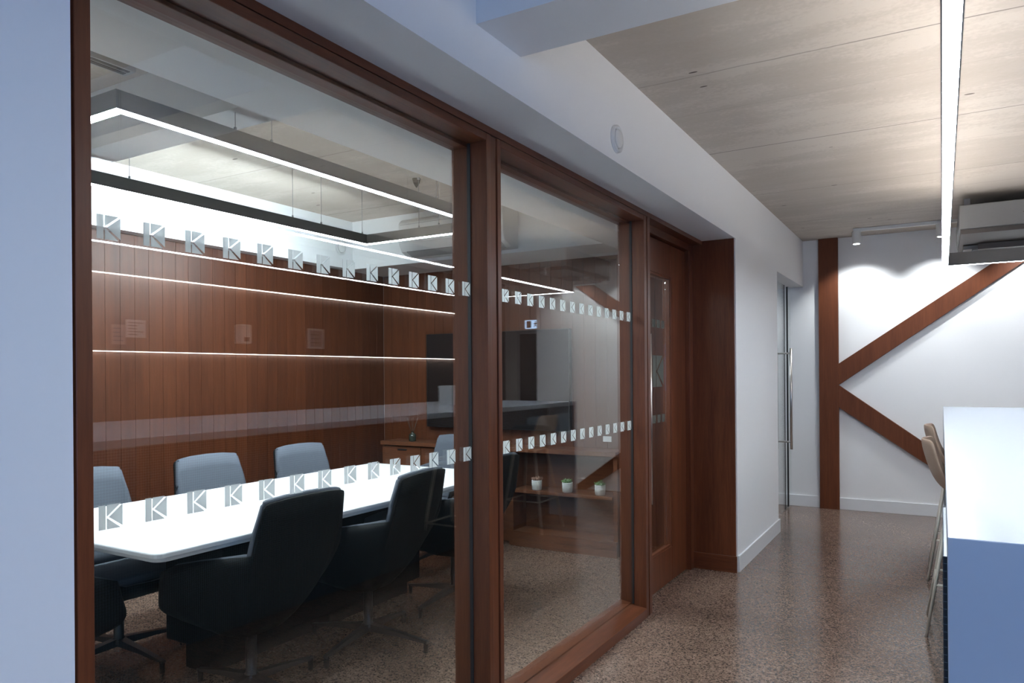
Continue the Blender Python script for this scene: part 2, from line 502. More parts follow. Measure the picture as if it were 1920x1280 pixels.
struct(box('trim_2', 'white', (XB, 2.62, 1.903, 2.18, 2.487, ZC)), 'white cross beam below the concrete ceiling', 'beam')
struct(box('trim_3', 'white', (-4.5, -2.1, 1.99, 2.17, 2.487, ZC)), 'white cross beam over the meeting room', 'beam')
# meeting room shell
def boards(axis, a, b, fixed, z0, z1, name, mat, step=0.1, gap=0.002):
    m = MB()
    n = int(math.ceil((b - a) / step))
    k0 = math.floor(a / step)
    for k in range(k0, k0 + n + 2):
        lo, hi = max(a, k * step), min(b, (k + 1) * step)
        if hi - lo < 0.01: continue
        if axis == 'Y': m.box(fixed - 0.012, fixed, lo + gap / 2, hi - gap / 2, z0, z1)
        else: m.box(lo + gap / 2, hi - gap / 2, fixed, fixed + 0.012, z0, z1)
    if axis == 'Y': m.box(fixed - 0.1, fixed - 0.0125, a, b, z0, z1)
    else: m.box(a, b, fixed + 0.0125, fixed + 0.1, z0, z1)
    return m.build(name, mat)
struct(boards('Y', 0.0, YW, XW, 0, 2.35, 'wall_meeting_side', 'panel_y'), 'dark timber board wall behind the meeting table', 'wall')
struct(boards('X', XW, -1.655, YW, 0, 2.35, 'wall_meeting_end', 'panel_x'), 'timber board wall carrying the television', 'wall')
struct(box('wall_meeting_near', 'white', (-4.7, -2.1, -0.12, 0.0, 0, ZC)), 'white near wall of the meeting room', 'wall')
struct(box('wall_passage', 'white', (-4.8, -4.7, YW + .1, YK, 0, ZC)), 'white wall beyond the glass doors', 'wall')
struct(MB().box(-4.7, -4.5, 0, YW + .1, 2.335, ZC).box(-4.5, -2.1, 4.87, YW + .1, 2.335, ZC).build('trim_4', 'white'),
       'white bulkhead around the meeting room ceiling', 'bulkhead')
struct(box('baseboard_meeting', 'panel_y', (-4.6, -4.585, 0, 5.4, 0, 0.07)), 'timber skirting below the panelled wall', 'baseboard')
# skirting boards
def skirt(name, b, label):
    return struct(box(name, 'skirting', b, bevel=0.003), label, 'baseboard')
skirt('baseboard_left', (XB, XB + 0.014, 5.2, 6.70, 0, 0.115), 'white skirting along the white corridor wall')
skirt('baseboard_far', (-0.905, 1.31, YK - 0.014, YK, 0, 0.118), 'white skirting right of the wooden letter')
skirt('baseboard_far', (-4.6, -1.09, YK - 0.014, YK, 0, 0.118), 'white skirting left of the wooden letter')

# ------------------------------------------------------------------ daylight window behind the camera
w3 = empty('window_3', (0.9, -4.04, 0)); struct(w3, 'wide daylight window behind the photographer', 'window')
m = MB()
for x in (-1.5, -0.5, 0.5, 1.46):
    m.box(x, x + 0.05, -0.03, 0.03, 1.0, 2.0)
m.box(-1.5, 1.5, -0.03, 0.03, 1.0, 1.05).box(-1.5, 1.5, -0.03, 0.03, 1.95, 2.0)
m.build('window_frame', 'alu', w3)
w4 = empty('window_4', (2.68, -1.6, 0)); struct(w4, 'daylight window in the bar wall beside the photographer', 'window')  # unseen window, added to throw blue light on pier and beam
m = MB()
for y in (-1.5, -0.5, 0.5, 1.45):
    m.box(-0.03, 0.03, y, y + 0.05, 0.45, 2.35)
m.box(-0.03, 0.03, -1.5, 1.5, 0.45, 0.5).box(-0.03, 0.03, -1.5, 1.5, 2.3, 2.35)
m.build('window_frame', 'alu', w4)

# ------------------------------------------------------------------ glazing and decals
def decal_mesh(s, film='frost'):
    """square film cut by a clear K: four film pieces, lying in the YZ plane"""
    bm = bmesh.new()
    w = 0.05
    def poly(pts):
        A = [bm.verts.new((0.0005, (p[0] - .5) * s, (p[1] - .5) * s)) for p in pts]
        B = [bm.verts.new((-0.0005, (p[0] - .5) * s, (p[1] - .5) * s)) for p in pts]
        bm.faces.new(A); bm.faces.new(list(reversed(B)))
        n = len(pts)
        for i in range(n): bm.faces.new([A[i], B[i], B[(i + 1) % n], A[(i + 1) % n]])
    poly([(0, 0), (.28, 0), (.28, 1), (0, 1)])
    poly([(.34, 0), (.90, 0), (.37, .44), (.34, .46)])
    poly([(.34, 1), (.92, 1), (.37, .55), (.34, .53)])
    poly([(1, .07), (1, .96), (.42, .495)])
    bmesh.ops.recalc_face_normals(bm, faces=bm.faces)
    me = bpy.data.meshes.new('decal'); bm.to_mesh(me); bm.free()
    me.materials.append(MT[film])
    return me
DEC = decal_mesh(0.052)
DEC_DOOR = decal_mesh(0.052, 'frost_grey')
def window(name, y0, y1, jl, jr, ys, label, mull=None):
    w = empty(name, (XG, (y0 + y1) / 2, 0)); struct(w, label, 'window')
    ox, oy = XG, (y0 + y1) / 2
    def B(nm, mat, b, bev=0.002):
        return box(nm, mat, (b[0] - ox, b[1] - ox, b[2] - oy, b[3] - oy, b[4], b[5]), w, bev)
    X0, X1 = -1.625, -1.465
    B('frame_jamb', 'frame', (X0, X1, y0 - jl, y0, 0.0, 2.303))
    B('frame_jamb', 'frame', (X0, X1, y1, y1 + jr, 0.0, 2.303))
    B('frame_head', 'frame_y', (X0, X1, y0, y1, 2.275, 2.303))
    B('frame_bead', 'frame_y', (X0, XG - .006, y0, y1, 2.262, 2.275))
    s = MB()
    s.prism([(X0 - ox, 0.0), (X1 - ox + .006, 0.0), (X1 - ox + .006, 0.054), (-0.012, 0.067), (-0.012, 0.073), (X0 - ox, 0.084)], 'Y', y0 - oy, y1 - oy)
    s.build('sill', 'frame_y', w, 0.002)
    g = B('glass_pane', 'glass', (XG - .004, XG + .004, y0 - .008, y1 + .008, 0.06, 2.28), 0)
    # dark seal where the glass meets the jamb
    m = MB()
    for yy in (y0 + .002, y1 - .002): m.box(-.007, .007, yy - oy - .0015, yy - oy + .0015, 0.07, 2.275)
    m.build('glazing_seal', 'black', w)
    for z in (1.100, 1.720):
        for y in ys:
            o = bpy.data.objects.new('decal', DEC); COL.objects.link(o)
            o.parent = g; o.location = (0.0052, y - oy, z)
    return w
Y0 = 0.913
w1 = window('window_1', 0.835, 2.312, 0.034, 0.028, [Y0 + .1052 * i for i in range(14)], 'large glazed timber screen in front of the meeting table')
w2 = window('window_2', 2.415, 3.985, 0.026, 0.045, [2.567 + .105 * i for i in range(14)], 'narrower glazed timber screen left of the wooden door')
struct(box('trim_5', 'frame', (-1.62, XF, 2.344, 2.385, 0, 2.303), bevel=.001), 'slim timber mullion between the two glazed screens', 'mullion')
struct(box('trim_6', 'frame', (-1.62, -1.462, 4.034, 4.078, 0, 2.303), bevel=.001), 'timber mullion beside the wooden door', 'mullion')
struct(MB().box(-1.66, XF, 0.673, 5.2, 2.309, ZB).build('trim_7', 'frame_y', bevel=.001), 'long timber head rail above both glazed screens', 'head rail')
struct(box('trim_8', 'black', (-1.60, -1.50, 0.673, 0.80, 0, 2.309)), 'dark gap between white pier and timber frame', 'trim')
# timber lining past the door
lin = empty('trim_9', (-1.4, 5.2, 0)); struct(lin, 'deep timber lining between the wooden door and white wall', 'lining')
MB().box(-.15, .152, -.018, 0, 0, ZB).build('lining_board', 'frame', lin, .002)
MB().box(-.15, .162, -.032, -.018, 0, 0.115).build('skirting_block', 'frame_x', lin, .002)

# ------------------------------------------------------------------ wooden door
d1 = empty('door_1', (-1.58, 4.6, 0)); struct(d1, 'wooden door with a tall glass panel and steel bar handle', 'door')
def DB(nm, mat, b, p=d1, bev=.002):
    return box(nm, mat, (b[0] + 1.58, b[1] + 1.58, b[2] - 4.6, b[3] - 4.6, b[4], b[5]), p, bev)
DB('door_frame', 'frame', (-1.66, -1.53, 4.078, 4.11, 0, 2.309))
DB('door_frame', 'frame', (-1.66, -1.54, 5.10, 5.182, 0, 2.309))
DB('door_frame', 'frame_y', (-1.66, -1.54, 4.11, 5.10, 2.262, 2.309))
leaf = MB()
leaf.box(0.01 - .055, 0.01, 4.115 - 4.6, 4.235 - 4.6, 0.008, 2.255)
leaf.box(-.045, .01, 4.775 - 4.6, 5.095 - 4.6, 0.008, 2.255)
leaf.box(-.045, .01, 4.235 - 4.6, 4.775 - 4.6, 2.04, 2.255)
leaf.box(-.045, .01, 4.235 - 4.6, 4.775 - 4.6, 0.008, 0.235)
lf = leaf.build('door_leaf', 'frame', d1, .002)
bd = MB()
bd.box(-.012, .006, 4.235 - 4.6, 4.25 - 4.6, .235, 2.04).box(-.012, .006, 4.76 - 4.6, 4.775 - 4.6, .235, 2.04)
bd.box(-.012, .006, 4.25 - 4.6, 4.76 - 4.6, 2.025, 2.04).box(-.012, .006, 4.25 - 4.6, 4.76 - 4.6, .235, .25)
bd.build('glazing_bead', 'frame', lf, .001)
dg = DB('glass_pane', 'glass', (-1.607, -1.600, 4.245, 4.765, .245, 2.03), lf, 0)
for z in (1.100, 1.720):
    for i in range(4):
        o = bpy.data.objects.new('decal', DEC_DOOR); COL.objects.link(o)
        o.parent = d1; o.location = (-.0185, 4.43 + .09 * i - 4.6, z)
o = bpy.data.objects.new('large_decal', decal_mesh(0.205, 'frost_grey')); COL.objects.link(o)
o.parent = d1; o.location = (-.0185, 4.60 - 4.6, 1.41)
o['label'] = 'large frosted square with a clear letter K'
h = MB().tube((.070, 4.20 - 4.6, .61), (.070, 4.20 - 4.6, 1.635), .011, seg=16).build('handle', 'steel', d1)
h['label'] = 'long vertical brushed steel bar handle'
s = MB()
for z in (.66, 1.57): s.tube((.01, 4.20 - 4.6, z), (.070, 4.20 - 4.6, z), .008)
s.build('handle_standoff', 'steel', h)

# ------------------------------------------------------------------ glass doors at the end of the corridor
d2 = empty('door_2', (-1.372, 7.4, 0)); struct(d2, 'frameless glass double door with steel pull handles', 'door')
def gleaf(y0, y1, hy):
    g = box('glass_leaf', 'glass', (-.005, .005, y0 - 7.4, y1 - 7.4, .01, 2.275), d2)
    m = MB().box(-.0075, .0075, y0 - 7.4 - .010, y0 - 7.4, .01, 2.275) if hy is None else MB().box(-.0075, .0075, y1 - 7.4, y1 - 7.4 + .010, .01, 2.275)
    m.build('edge_seal', 'black', g)
    return g
gA = gleaf(6.70, 7.74, 1)
gB = gleaf(7.93, YK - .005, None)
gC = box('glass_edge', 'steel', (-.004, .004, 7.745 - 7.4, 7.925 - 7.4, 0.0, .012), d2)
for sx in (-1, 1):
    hm = MB().tube((sx * .072, .30, .625), (sx * .072, .30, 1.635), .0125, seg=14).build('pull_handle', 'steel', gA)
    st = MB()
    for z in (.70, 1.585): st.tube((0, .30, z), (sx * .085, .30, z), .009)
    st.build('standoff', 'steel', hm)

# ------------------------------------------------------------------ big wooden letter on the end wall
K = empty('wooden_letter', (-1.0, YK - .001, 0), label='giant red-brown timber letter K fixed across the white end wall', cat='letter')
def stroke(pts, y0=-.045):
    return MB().prism([(p[0] + 1.0, p[1]) for p in pts], 'Y', y0, 0).build('stroke', 'letter', K, .002)
stroke([(-1.085, 0), (-.902, 0), (-.902, ZC), (-1.085, ZC)])
stroke([(-.902, 1.262), (-.902, 1.478), (.93, 2.753), (1.16, 2.753)], -.043)
stroke([(-.902, 1.262), (-.902, 1.035), (.30, .205), (.62, 0), (.78, 0), (.78, .025)], -.044)

# ------------------------------------------------------------------ round wall vents
def vent(loc, axis, label):
    v = empty('air_vent', loc, label=label, cat='vent')
    if axis == 'X':
        MB().lathe([(.0615, 0), (.0615, .003), (.0600, .003), (.0600, .012), (.052, .016), (.047, .012), (.046, .002)], axis='X').build('ring', 'plastic', v)
        MB().lathe([(.0455, .0005), (.0455, .0025)], axis='X').build('throat', 'plastic_grey', v)
        MB().lathe([(.041, .004), (.041, .014), (.036, .019), (.001, .021)], axis='X').build('disc', 'plastic', v)
    return v
vent((XB, 3.03, 2.437), 'X', 'round white vent on the corridor bulkhead above the glazing')
vent((-4.5, 4.72, 2.505), 'X', 'round white vent in the bright corner of the meeting room bulkhead')

# ------------------------------------------------------------------ pendants
def ring_pendant(name, x0, x1, y0, y1, z, w, h, label, led, wires):
    cx, cy = (x0 + x1) / 2, (y0 + y1) / 2
    p = empty(name, (cx, cy, z), label=label, cat='pendant light')
    X0, X1, Y0_, Y1 = x0 - cx, x1 - cx, y0 - cy, y1 - cy
    m = MB()
    t = .004
    def prof(bx):   # inverted U channel
        a0, a1, b0, b1 = bx
        m.box(a0, a1, b0, b1, h - .01, h)
    # four channels: top plate plus two side walls each
    for bx in ((X0, X0 + w, Y0_, Y1), (X1 - w, X1, Y0_, Y1)):
        prof(bx); m.box(bx[0], bx[0] + t, bx[2], bx[3], 0, h - .01); m.box(bx[1] - t, bx[1], bx[2], bx[3], 0, h - .01)
    for bx in ((X0 + w, X1 - w, Y0_, Y0_ + w), (X0 + w, X1 - w, Y1 - w, Y1)):
        prof(bx); m.box(bx[0], bx[1], bx[2], bx[2] + t, 0, h - .01); m.box(bx[0], bx[1], bx[3] - t, bx[3], 0, h - .01)
    for xx in (X0, X1 - w):
        m.box(xx + t, xx + w - t, Y0_, Y0_ + t, 0, h - .01).box(xx + t, xx + w - t, Y1 - t, Y1, 0, h - .01)
    m.build('housing', 'alu', p)
    d = MB()
    d.box(X0 + t, X0 + w - t, Y0_ + t, Y1 - t, .0005, .008).box(X1 - w + t, X1 - t, Y0_ + t, Y1 - t, .0005, .008)
    d.box(X0 + w - t, X1 - w + t, Y0_ + t, Y0_ + w - t, .0005, .008).box(X0 + w - t, X1 - w + t, Y1 - w + t, Y1 - t, .0005, .008)
    d.build('diffuser', led, p)
    for wx, wy in wires:
        ww = MB().tube((wx - cx, wy - cy, h), (wx - cx, wy - cy, ZC - z), .0016, seg=6).build('suspension_wire', 'wire', p)
        MB().tube((wx - cx, wy - cy, h), (wx - cx, wy - cy, h + .018), .006, seg=8).build('wire_clamp', 'wire', ww)
        MB().tube((wx - cx, wy - cy, ZC - z - .012), (wx - cx, wy - cy, ZC - z), .010, seg=10).build('ceiling_rose', 'wire', ww)
    return p
pr = ring_pendant('ring_pendant', -3.60, -2.48, 1.50, 4.04, 2.34, .050, .066, 'dark rectangular ring pendant glowing over the meeting table', 'led_room',
             [(-2.505, 2.21), (-2.505, 2.02), (-2.505, 3.41), (-3.575, 2.23), (-3.575, 3.32), (-3.575, 3.57), (-3.575, 3.97), (-3.10, 4.015), (-2.93, 4.015)])
# glow strip added on the rear arm to brighten the bulkhead
wd = MB().prism([(-.5602, .008), (-.5765, .052), (-.5765, .064), (-.5602, .064)], 'Y', -1.265, 1.265).build('side_glow_housing', 'alu', pr)  # wedge behind the added strip, keeps its glow off the ceiling
MB().prism([(-.5625, .0095), (-.5645, .0100), (-.5790, .0500), (-.5770, .0505)], 'Y', -1.26, 1.26).build('side_diffuser', 'led_up', wd)
bp = ring_pendant('ring_pendant', .002, 1.16, 1.30, 6.46, 2.19, .046, .095, 'long rectangular ring pendant hung over the white bar counter', 'led_bar',
             [(.025, 1.9), (.025, 3.9), (.025, 5.9), (1.137, 1.9), (1.137, 3.9), (1.137, 5.9)])

for half_ in (-1, 1):  # strips added atop the bar pendant to brighten ceiling and beam
    MB().box(half_ * .5565 - .014, half_ * .5565 + .014, -2.5, 2.5, .0955, .0990).build('uplight_strip', 'led_up_bar', bp)
    for e_ in (-.021, .019):
        MB().box(half_ * .5565 + e_, half_ * .5565 + e_ + .002, -2.56, 2.56, .095, .0990).build('lip', 'alu', bp)  # lips hide the sides of the added strips

# unseen lamp added to brighten the room beyond the glass doors
rl = empty('ceiling_light', (-2.7, 7.2, ZC), label='round ceiling lamp of the small room beyond the glass doors', cat='ceiling light')
MB().lathe([(.20, -.05), (.21, -.045), (.21, 0)], seg=32).build('body', 'plastic', rl)
MB().lathe([(.18, -.054), (.19, -.0505)], seg=32).build('diffuser', 'led_bar', rl)

# ------------------------------------------------------------------ spot track
tr = empty('track_light', (0.3, 7.65, ZC), label='white ceiling track with cylinder spots washing the wooden letter', cat='track light')
MB().box(-1.02, 1.0, -.018, .018, -.03, 0).build('rail', 'plastic', tr, .002)
for sx in (-.992, -.30, .40):
    sp = MB().lathe([(.037, -.145), (.040, -.142), (.040, -.032), (.036, -.03)], (sx, 0, 0), 24).build('spot_head', 'plastic', tr)
    MB().lathe([(.026, -.1475), (.026, -.1455)], (sx, 0, 0), 20).build('lens', 'led_spot', sp)
    L = bpy.data.lights.new('spot_lamp', 'SPOT')
    L.energy = 16; L.spot_size = math.radians(104); L.spot_blend = 0.6; L.color = (0.95, 0.985, 1.0); L.shadow_soft_size = .02
    lo = bpy.data.objects.new('spot_lamp', L); COL.objects.link(lo); lo.parent = tr
    lo.location = (sx, .01, -.155)
    lo.rotation_euler = (math.radians(24), 0, 0)

# ------------------------------------------------------------------ ceiling AC unit beyond the bar pendant
ac = empty('ceiling_air_conditioner', (0.62, 7.1, 2.44), label='boxy white air conditioner under the concrete ceiling near the end wall', cat='air conditioner')
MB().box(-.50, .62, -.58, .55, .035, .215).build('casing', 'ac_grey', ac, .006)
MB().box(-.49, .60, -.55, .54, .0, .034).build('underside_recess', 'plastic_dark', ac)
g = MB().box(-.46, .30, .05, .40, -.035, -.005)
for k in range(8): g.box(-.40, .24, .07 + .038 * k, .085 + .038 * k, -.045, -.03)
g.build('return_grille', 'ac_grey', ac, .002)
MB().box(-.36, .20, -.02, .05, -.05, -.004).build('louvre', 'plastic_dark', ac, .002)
MB().tube((-.5, .45, -.03), (.6, .45, -.03), .018).build('pipe', 'plastic', ac)
MB().box(-.10, .02, -.5815, -.58, .12, .125).build('badge', 'plastic_dark', ac)
for hx in (-.44, .52): MB().box(hx - .02, hx + .02, -.3, -.26, .215, .315).build('hanger', 'plastic_grey', ac)

# ------------------------------------------------------------------ bar counter
bc = empty('bar_counter', (0.66, 3.95, 0), label='long white bar counter with waterfall ends at the right edge', cat='counter')
def CB(nm, mat, b, bev=.002): return box(nm, mat, (b[0] - .66, b[1] - .66, b[2] - 3.95, b[3] - 3.95, b[4], b[5]), bc, bev)
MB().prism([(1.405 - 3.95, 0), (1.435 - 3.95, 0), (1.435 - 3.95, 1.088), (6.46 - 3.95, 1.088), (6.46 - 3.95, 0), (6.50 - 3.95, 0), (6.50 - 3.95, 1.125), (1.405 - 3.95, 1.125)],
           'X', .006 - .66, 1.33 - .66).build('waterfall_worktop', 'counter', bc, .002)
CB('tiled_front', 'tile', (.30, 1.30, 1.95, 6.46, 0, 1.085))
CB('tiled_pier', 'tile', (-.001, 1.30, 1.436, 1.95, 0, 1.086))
can = empty('canister', (.73, 5.45, 1.125), label='white square canister standing on the bar counter', cat='canister')
MB().box(-.11, .11, -.09, .09, 0, .15).build('body', 'plastic', can, .008)
MB().box(-.113, .113, -.093, .093, .15, .172).build('lid', 'plastic', can, .006)

# ------------------------------------------------------------------ bar stools
def make_stool():
    s = empty('bar_stool', (0, 0, 0))
    # shell: seat pan sweeping up into a low back; +X is forward, toward the counter
    bm = bmesh.new()
    prof = [(.20, .735), (.17, .752), (.05, .742), (-.08, .745), (-.145, .775), (-.185, .85), (-.215, .95), (-.232, 1.035)]
    wid = [.17, .195, .21, .215, .215, .21, .20, .165]
    rows = []
    for (x, z), w in zip(prof, wid):
        row = []
        for j in range(9):
            t = -1 + j / 4
            up = .035 * t * t if z < .8 else 0
            fw = .055 * t * t if z > .76 else 0
            row.append(bm.verts.new((x + fw, t * w, z + up)))
        rows.append(row)
    for i in range(len(rows) - 1):
        for j in range(8):
            bm.faces.new([rows[i][j], rows[i][j + 1], rows[i + 1][j + 1], rows[i + 1][j]]).smooth = True
    me = bpy.data.meshes.new('seat_shell'); bm.to_mesh(me); bm.free(); me.materials.append(MT['stoolshell'])
    o = bpy.data.objects.new('seat_shell', me); COL.objects.link(o); o.parent = s
    q = o.modifiers.new('s', 'SOLIDIFY'); q.thickness = .022; q.offset = 0
    q = o.modifiers.new('d', 'SUBSURF'); q.levels = q.render_levels = 2
    MB().box(-.10, .12, -.10, .10, .715, .729).build('seat_mount', 'stoolmetal', s)
    tops = {(-1, -1): (-.10, -.11), (-1, 1): (-.10, .11), (1, -1): (.11, -.11), (1, 1): (.11, .11)}
    feet = {(-1, -1): (-.215, -.205), (-1, 1): (-.215, .205), (1, -1): (.20, -.205), (1, 1): (.20, .205)}
    def at(k, z):
        t = (.72 - z) / .72
        a, b = tops[k], feet[k]
        return (a[0] + (b[0] - a[0]) * t, a[1] + (b[1] - a[1]) * t, z)
    for k in tops:
        MB().tube(at(k, .72), at(k, 0), .0095, .0085, 10).build('leg', 'stoolmetal', s)
    fr = MB()
    ks = [(-1, -1), (1, -1), (1, 1), (-1, 1)]
    for i in range(4): fr.tube(at(ks[i], .27), at(ks[(i + 1) % 4], .27), .007)
    fr.build('foot_rail', 'stoolmetal', s)
    return s
st = make_stool()
st2 = copy_tree(st)
st.location = (.135, 4.62, 0); st2.location = (.125, 5.79, 0)
tag(st, 'tan bar stool nearer the camera at the counter edge', 'bar stool', 'bar stools along the counter')
tag(st2, 'tan bar stool farther along, behind the other stool', 'bar stool', 'bar stools along the counter')

# ------------------------------------------------------------------ meeting table
tb = empty('meeting_table', (-3.05, 2.9, 0), label='long white meeting table with rounded corners on a black plinth', cat='table')
def rrect(x0, x1, y0, y1, r, n=6):
    pts = []
    for cx, cy, a in ((x1 - r, y0 + r, -90), (x1 - r, y1 - r, 0), (x0 + r, y1 - r, 90), (x0 + r, y0 + r, 180)):
        for i in range(n + 1):
            t = math.radians(a + 90 * i / n)
            pts.append((cx + r * math.cos(t), cy + r * math.sin(t)))
    return pts
m = MB()
m.prism(rrect(-.58, .58, -1.27, 1.23, .038), 'Z', .728, .75)
m.build('tabletop', 'table', tb, .006, 3)
m = MB(); m.prism(rrect(-.555, .555, -1.245, 1.205, .05), 'Z', .708, .728)
m.build('chamfered_edge', 'plastic', tb, .004)
MB().prism([(-.10, 0), (.08, 0), (.08, .11), (.18, .11), (.18, .695), (-.25, .695), (-.25, .11), (-.10, .11)], 'Y', -.67, .80).build('plinth', 'shell', tb, .004)
MB().box(-.47, .47, -1.0, 1.0, .695, .708).build('underframe', 'shell', tb)

# ------------------------------------------------------------------ conference chairs
def make_chair():
    c = empty('conference_chair')
    # columns of the bucket: bottom, middle, top (x forward, y side) for the +y half
    half = [((-.10, 0, .315), (-.235, 0, .50), (-.365, 0, .915)),
            ((-.10, .05, .315), (-.232, .09, .50), (-.361, .11, .912)),
            ((-.09, .09, .315), (-.222, .165, .50), (-.347, .195, .903)),
            ((-.088, .095, .315), (-.219, .175, .50), (-.343, .209, .897)),
            ((-.085, .10, .315), (-.216, .182, .50), (-.337, .217, .882)),
            ((-.08, .11, .315), (-.205, .198, .50), (-.298, .240, .700)),
            ((-.05, .125, .315), (-.150, .230, .48), (-.210, .262, .690)),
            ((.03, .135, .315), (-.02, .255, .45), (-.05, .285, .662)),
            ((.10, .13, .32), (.10, .255, .42), (.10, .290, .628)),
            ((.14, .12, .33), (.19, .240, .40), (.205, .280, .585)),
            ((.155, .10, .335), (.225, .22, .385), (.245, .255, .470)),
            ((.165, .05, .338), (.24, .12, .38), (.268, .13, .425)),
            ((.168, 0, .338), (.245, 0, .38), (.272, 0, .420))]
    dense = []
    for i in range(len(half) - 1):
        A, B = half[i], half[i + 1]
        for k in range(3):
            t = k / 3
            dense.append(tuple(tuple(A[q][j] * (1 - t) + B[q][j] * t for j in range(3)) for q in range(3)))
    half = dense + [half[-1]]
    ring = half + [tuple((p[0], -p[1], p[2]) for p in h) for h in reversed(half[1:-1])]
    def shell(name, mat, inset, thick, rise, vmin):
        bm = bmesh.new(); rows = []
        nv = 9
        for b, mdl, t in ring:
            b, mdl, t = Vector(b), Vector(mdl), Vector(t)
            col = []
            for k in range(nv):
                v = vmin + (1 - vmin) * k / (nv - 1)
                # Lagrange through v=0, .4, 1
                l0 = (v - .4) * (v - 1) / .4; l1 = v * (v - 1) / (.4 * -.6); l2 = v * (v - .4) / .6
                col.append(b * l0 + mdl * l1 + t * l2)
            rows.append(col)
        n = len(rows)
        V = [[None] * nv for _ in range(n)]
        for i in range(n):
            for k in range(nv):
                p = rows[i][k]
                a = rows[(i + 1) % n][k] - rows[i - 1][k]
                u = rows[i][min(k + 1, nv - 1)] - rows[i][max(k - 1, 0)]
                nrm = a.cross(u)
                if nrm.length > 1e-9: nrm.normalize()
                cen = Vector((0, 0, p.z))
                if nrm.dot(cen - p) < 0: nrm = -nrm
                q = p + nrm * inset
                if k == nv - 1: q.z += rise
                V[i][k] = bm.verts.new(q)
        for i in range(n):
            for k in range(nv - 1):
                bm.faces.new([V[i][k], V[(i + 1) % n][k], V[(i + 1) % n][k + 1], V[i][k + 1]]).smooth = True
        if vmin == 0:
            bm.faces.new([V[i][0] for i in range(n)])
        bmesh.ops.recalc_face_normals(bm, faces=bm.faces)
        me = bpy.data.meshes.new(name); bm.to_mesh(me); bm.free(); me.materials.append(MT[mat])
        o = bpy.data.objects.new(name, me); COL.objects.link(o); o.parent = c
        q = o.modifiers.new('s', 'SOLIDIFY'); q.thickness = thick; q.offset = 0
        return o
    a = shell('outer_shell', 'shell', 0.0, .014, 0.0, 0.0); a['label'] = 'black outer shell'
    b = shell('upholstery', 'fabric', .019, .020, .007, 0.28); b['label'] = 'grey-blue padded lining'
    s = MB(); s.prism(rrect(-.15, .235, -.185, .185, .07), 'Z', .415, .458)
    o = s.build('seat_cushion', 'fabric', c, .018, 4, True)
    MB().lathe([(.012, .0), (.036, .0), (.034, .02), (.024, .03), (.024, .22), (.030, .221), (.030, .235)], (0, 0, .082), 20).build('column', 'darkmetal', c)
    MB().lathe([(.027, 0), (.027, .02)], (0, 0, .297), 20).build('collar', 'steel', c)
    for k in range(4):
        t = k * math.pi / 2
        d = Vector((math.cos(t), math.sin(t), 0)); e = Vector((-d.y, d.x, 0))
        bm = bmesh.new()
        def ringv(r, w, z0, z1): return [bm.verts.new(d * r + e * q + Vector((0, 0, z))) for q, z in ((-w, z0), (w, z0), (w, z1), (-w, z1))]
        rr = [ringv(.012, .020, .070, .108), ringv(.20, .014, .062, .084), ringv(.345, .011, .048, .062), ringv(.357, .011, .046, .060)]
        for i in range(3):
            for j in range(4): bm.faces.new([rr[i][j], rr[i][(j + 1) % 4], rr[i + 1][(j + 1) % 4], rr[i + 1][j]])
        bm.faces.new(rr[0]); bm.faces.new(rr[-1])
        bmesh.ops.recalc_face_normals(bm, faces=bm.faces)
        me = bpy.data.meshes.new('base_arm'); bm.to_mesh(me); bm.free(); me.materials.append(MT['darkmetal'])
        o = bpy.data.objects.new('base_arm', me); COL.objects.link(o); o.parent = c
        MB().tube(tuple(d * .345), tuple(d * .345 + Vector((0, 0, .055))), .012, seg=10).build('glide', 'shell', o)
    return c
CH = [  # x, y, heading, label
    (-2.60, 2.16, 180, 'black-backed conference chair, nearest of those turned away from the glass'),
    (-2.59, 2.90, 187, 'black-backed conference chair, middle of the corridor side'),
    (-2.60, 3.70, 180, 'black-backed conference chair behind the timber mullion, last on corridor side'),
    (-3.53, 2.13, 0, 'grey-blue conference chair far side of the table, cut by the left timber frame'),
    (-3.53, 2.89, 0, 'grey-blue conference chair facing us across the table, widest back in view'),
    (-3.53, 3.63, 0, 'grey-blue conference chair on the far side next to the sideboard end'),
    (-3.27, 4.42, -90, 'grey conference chair at the far head of the table below the television'),
    (-3.12, 1.50, 90, 'black conference chair at the near head of the table, lower left corner'),
]
base = make_chair()
for i, (x, y, a, lb) in enumerate(CH):
    o = base if i == 0 else copy_tree(base)
    o.location = (x, y, 0); o.rotation_euler = (0, 0, math.radians(a))
    tag(o, lb, 'chair', 'conference chairs around the white table')

# ------------------------------------------------------------------ sideboard on the end wall
sb = empty('sideboard', (-3.3, 5.28, 0), label='low timber sideboard with open shelves below the television', cat='sideboard')
def SB(nm, mat, b, bev=.002, p=sb): return box(nm, mat, (b[0] + 3.3, b[1] + 3.3, b[2] - 5.28, b[3] - 5.28, b[4], b[5]), p, bev)
SB('top', 'cab', (-4.42, -2.12, 5.13, 5.385, .765, .80))
SB('side_panel', 'cab', (-4.42, -4.39, 5.16, 5.385, 0, .765))
SB('side_panel', 'cab', (-2.155, -2.12, 5.16, 5.385, 0, .765))
SB('divider', 'cab', (-3.07, -3.03, 5.15, 5.385, 0, .765))
SB('back_panel', 'cab', (-4.39, -2.155, 5.37, 5.385, 0.0, .765))
SB('shelf', 'cab', (-3.03, -2.155, 5.14, 5.37, .435, .46))
SB('plinth_box', 'cab', (-3.03, -2.12, 5.135, 5.37, 0, .12))
for k, (a, b) in enumerate(((-4.39, -3.98), (-3.976, -3.526), (-3.522, -3.07))):
    dd = SB('cabinet_door', 'cab', (a, b, 5.155, 5.172, .03, .755))
    MB().box(0, .10, 0, .006, 0, .012).build('finger_pull', 'darkmetal', dd, loc=((a + b) / 2 - .05 + 3.3, 5.149 - 5.28, .72))

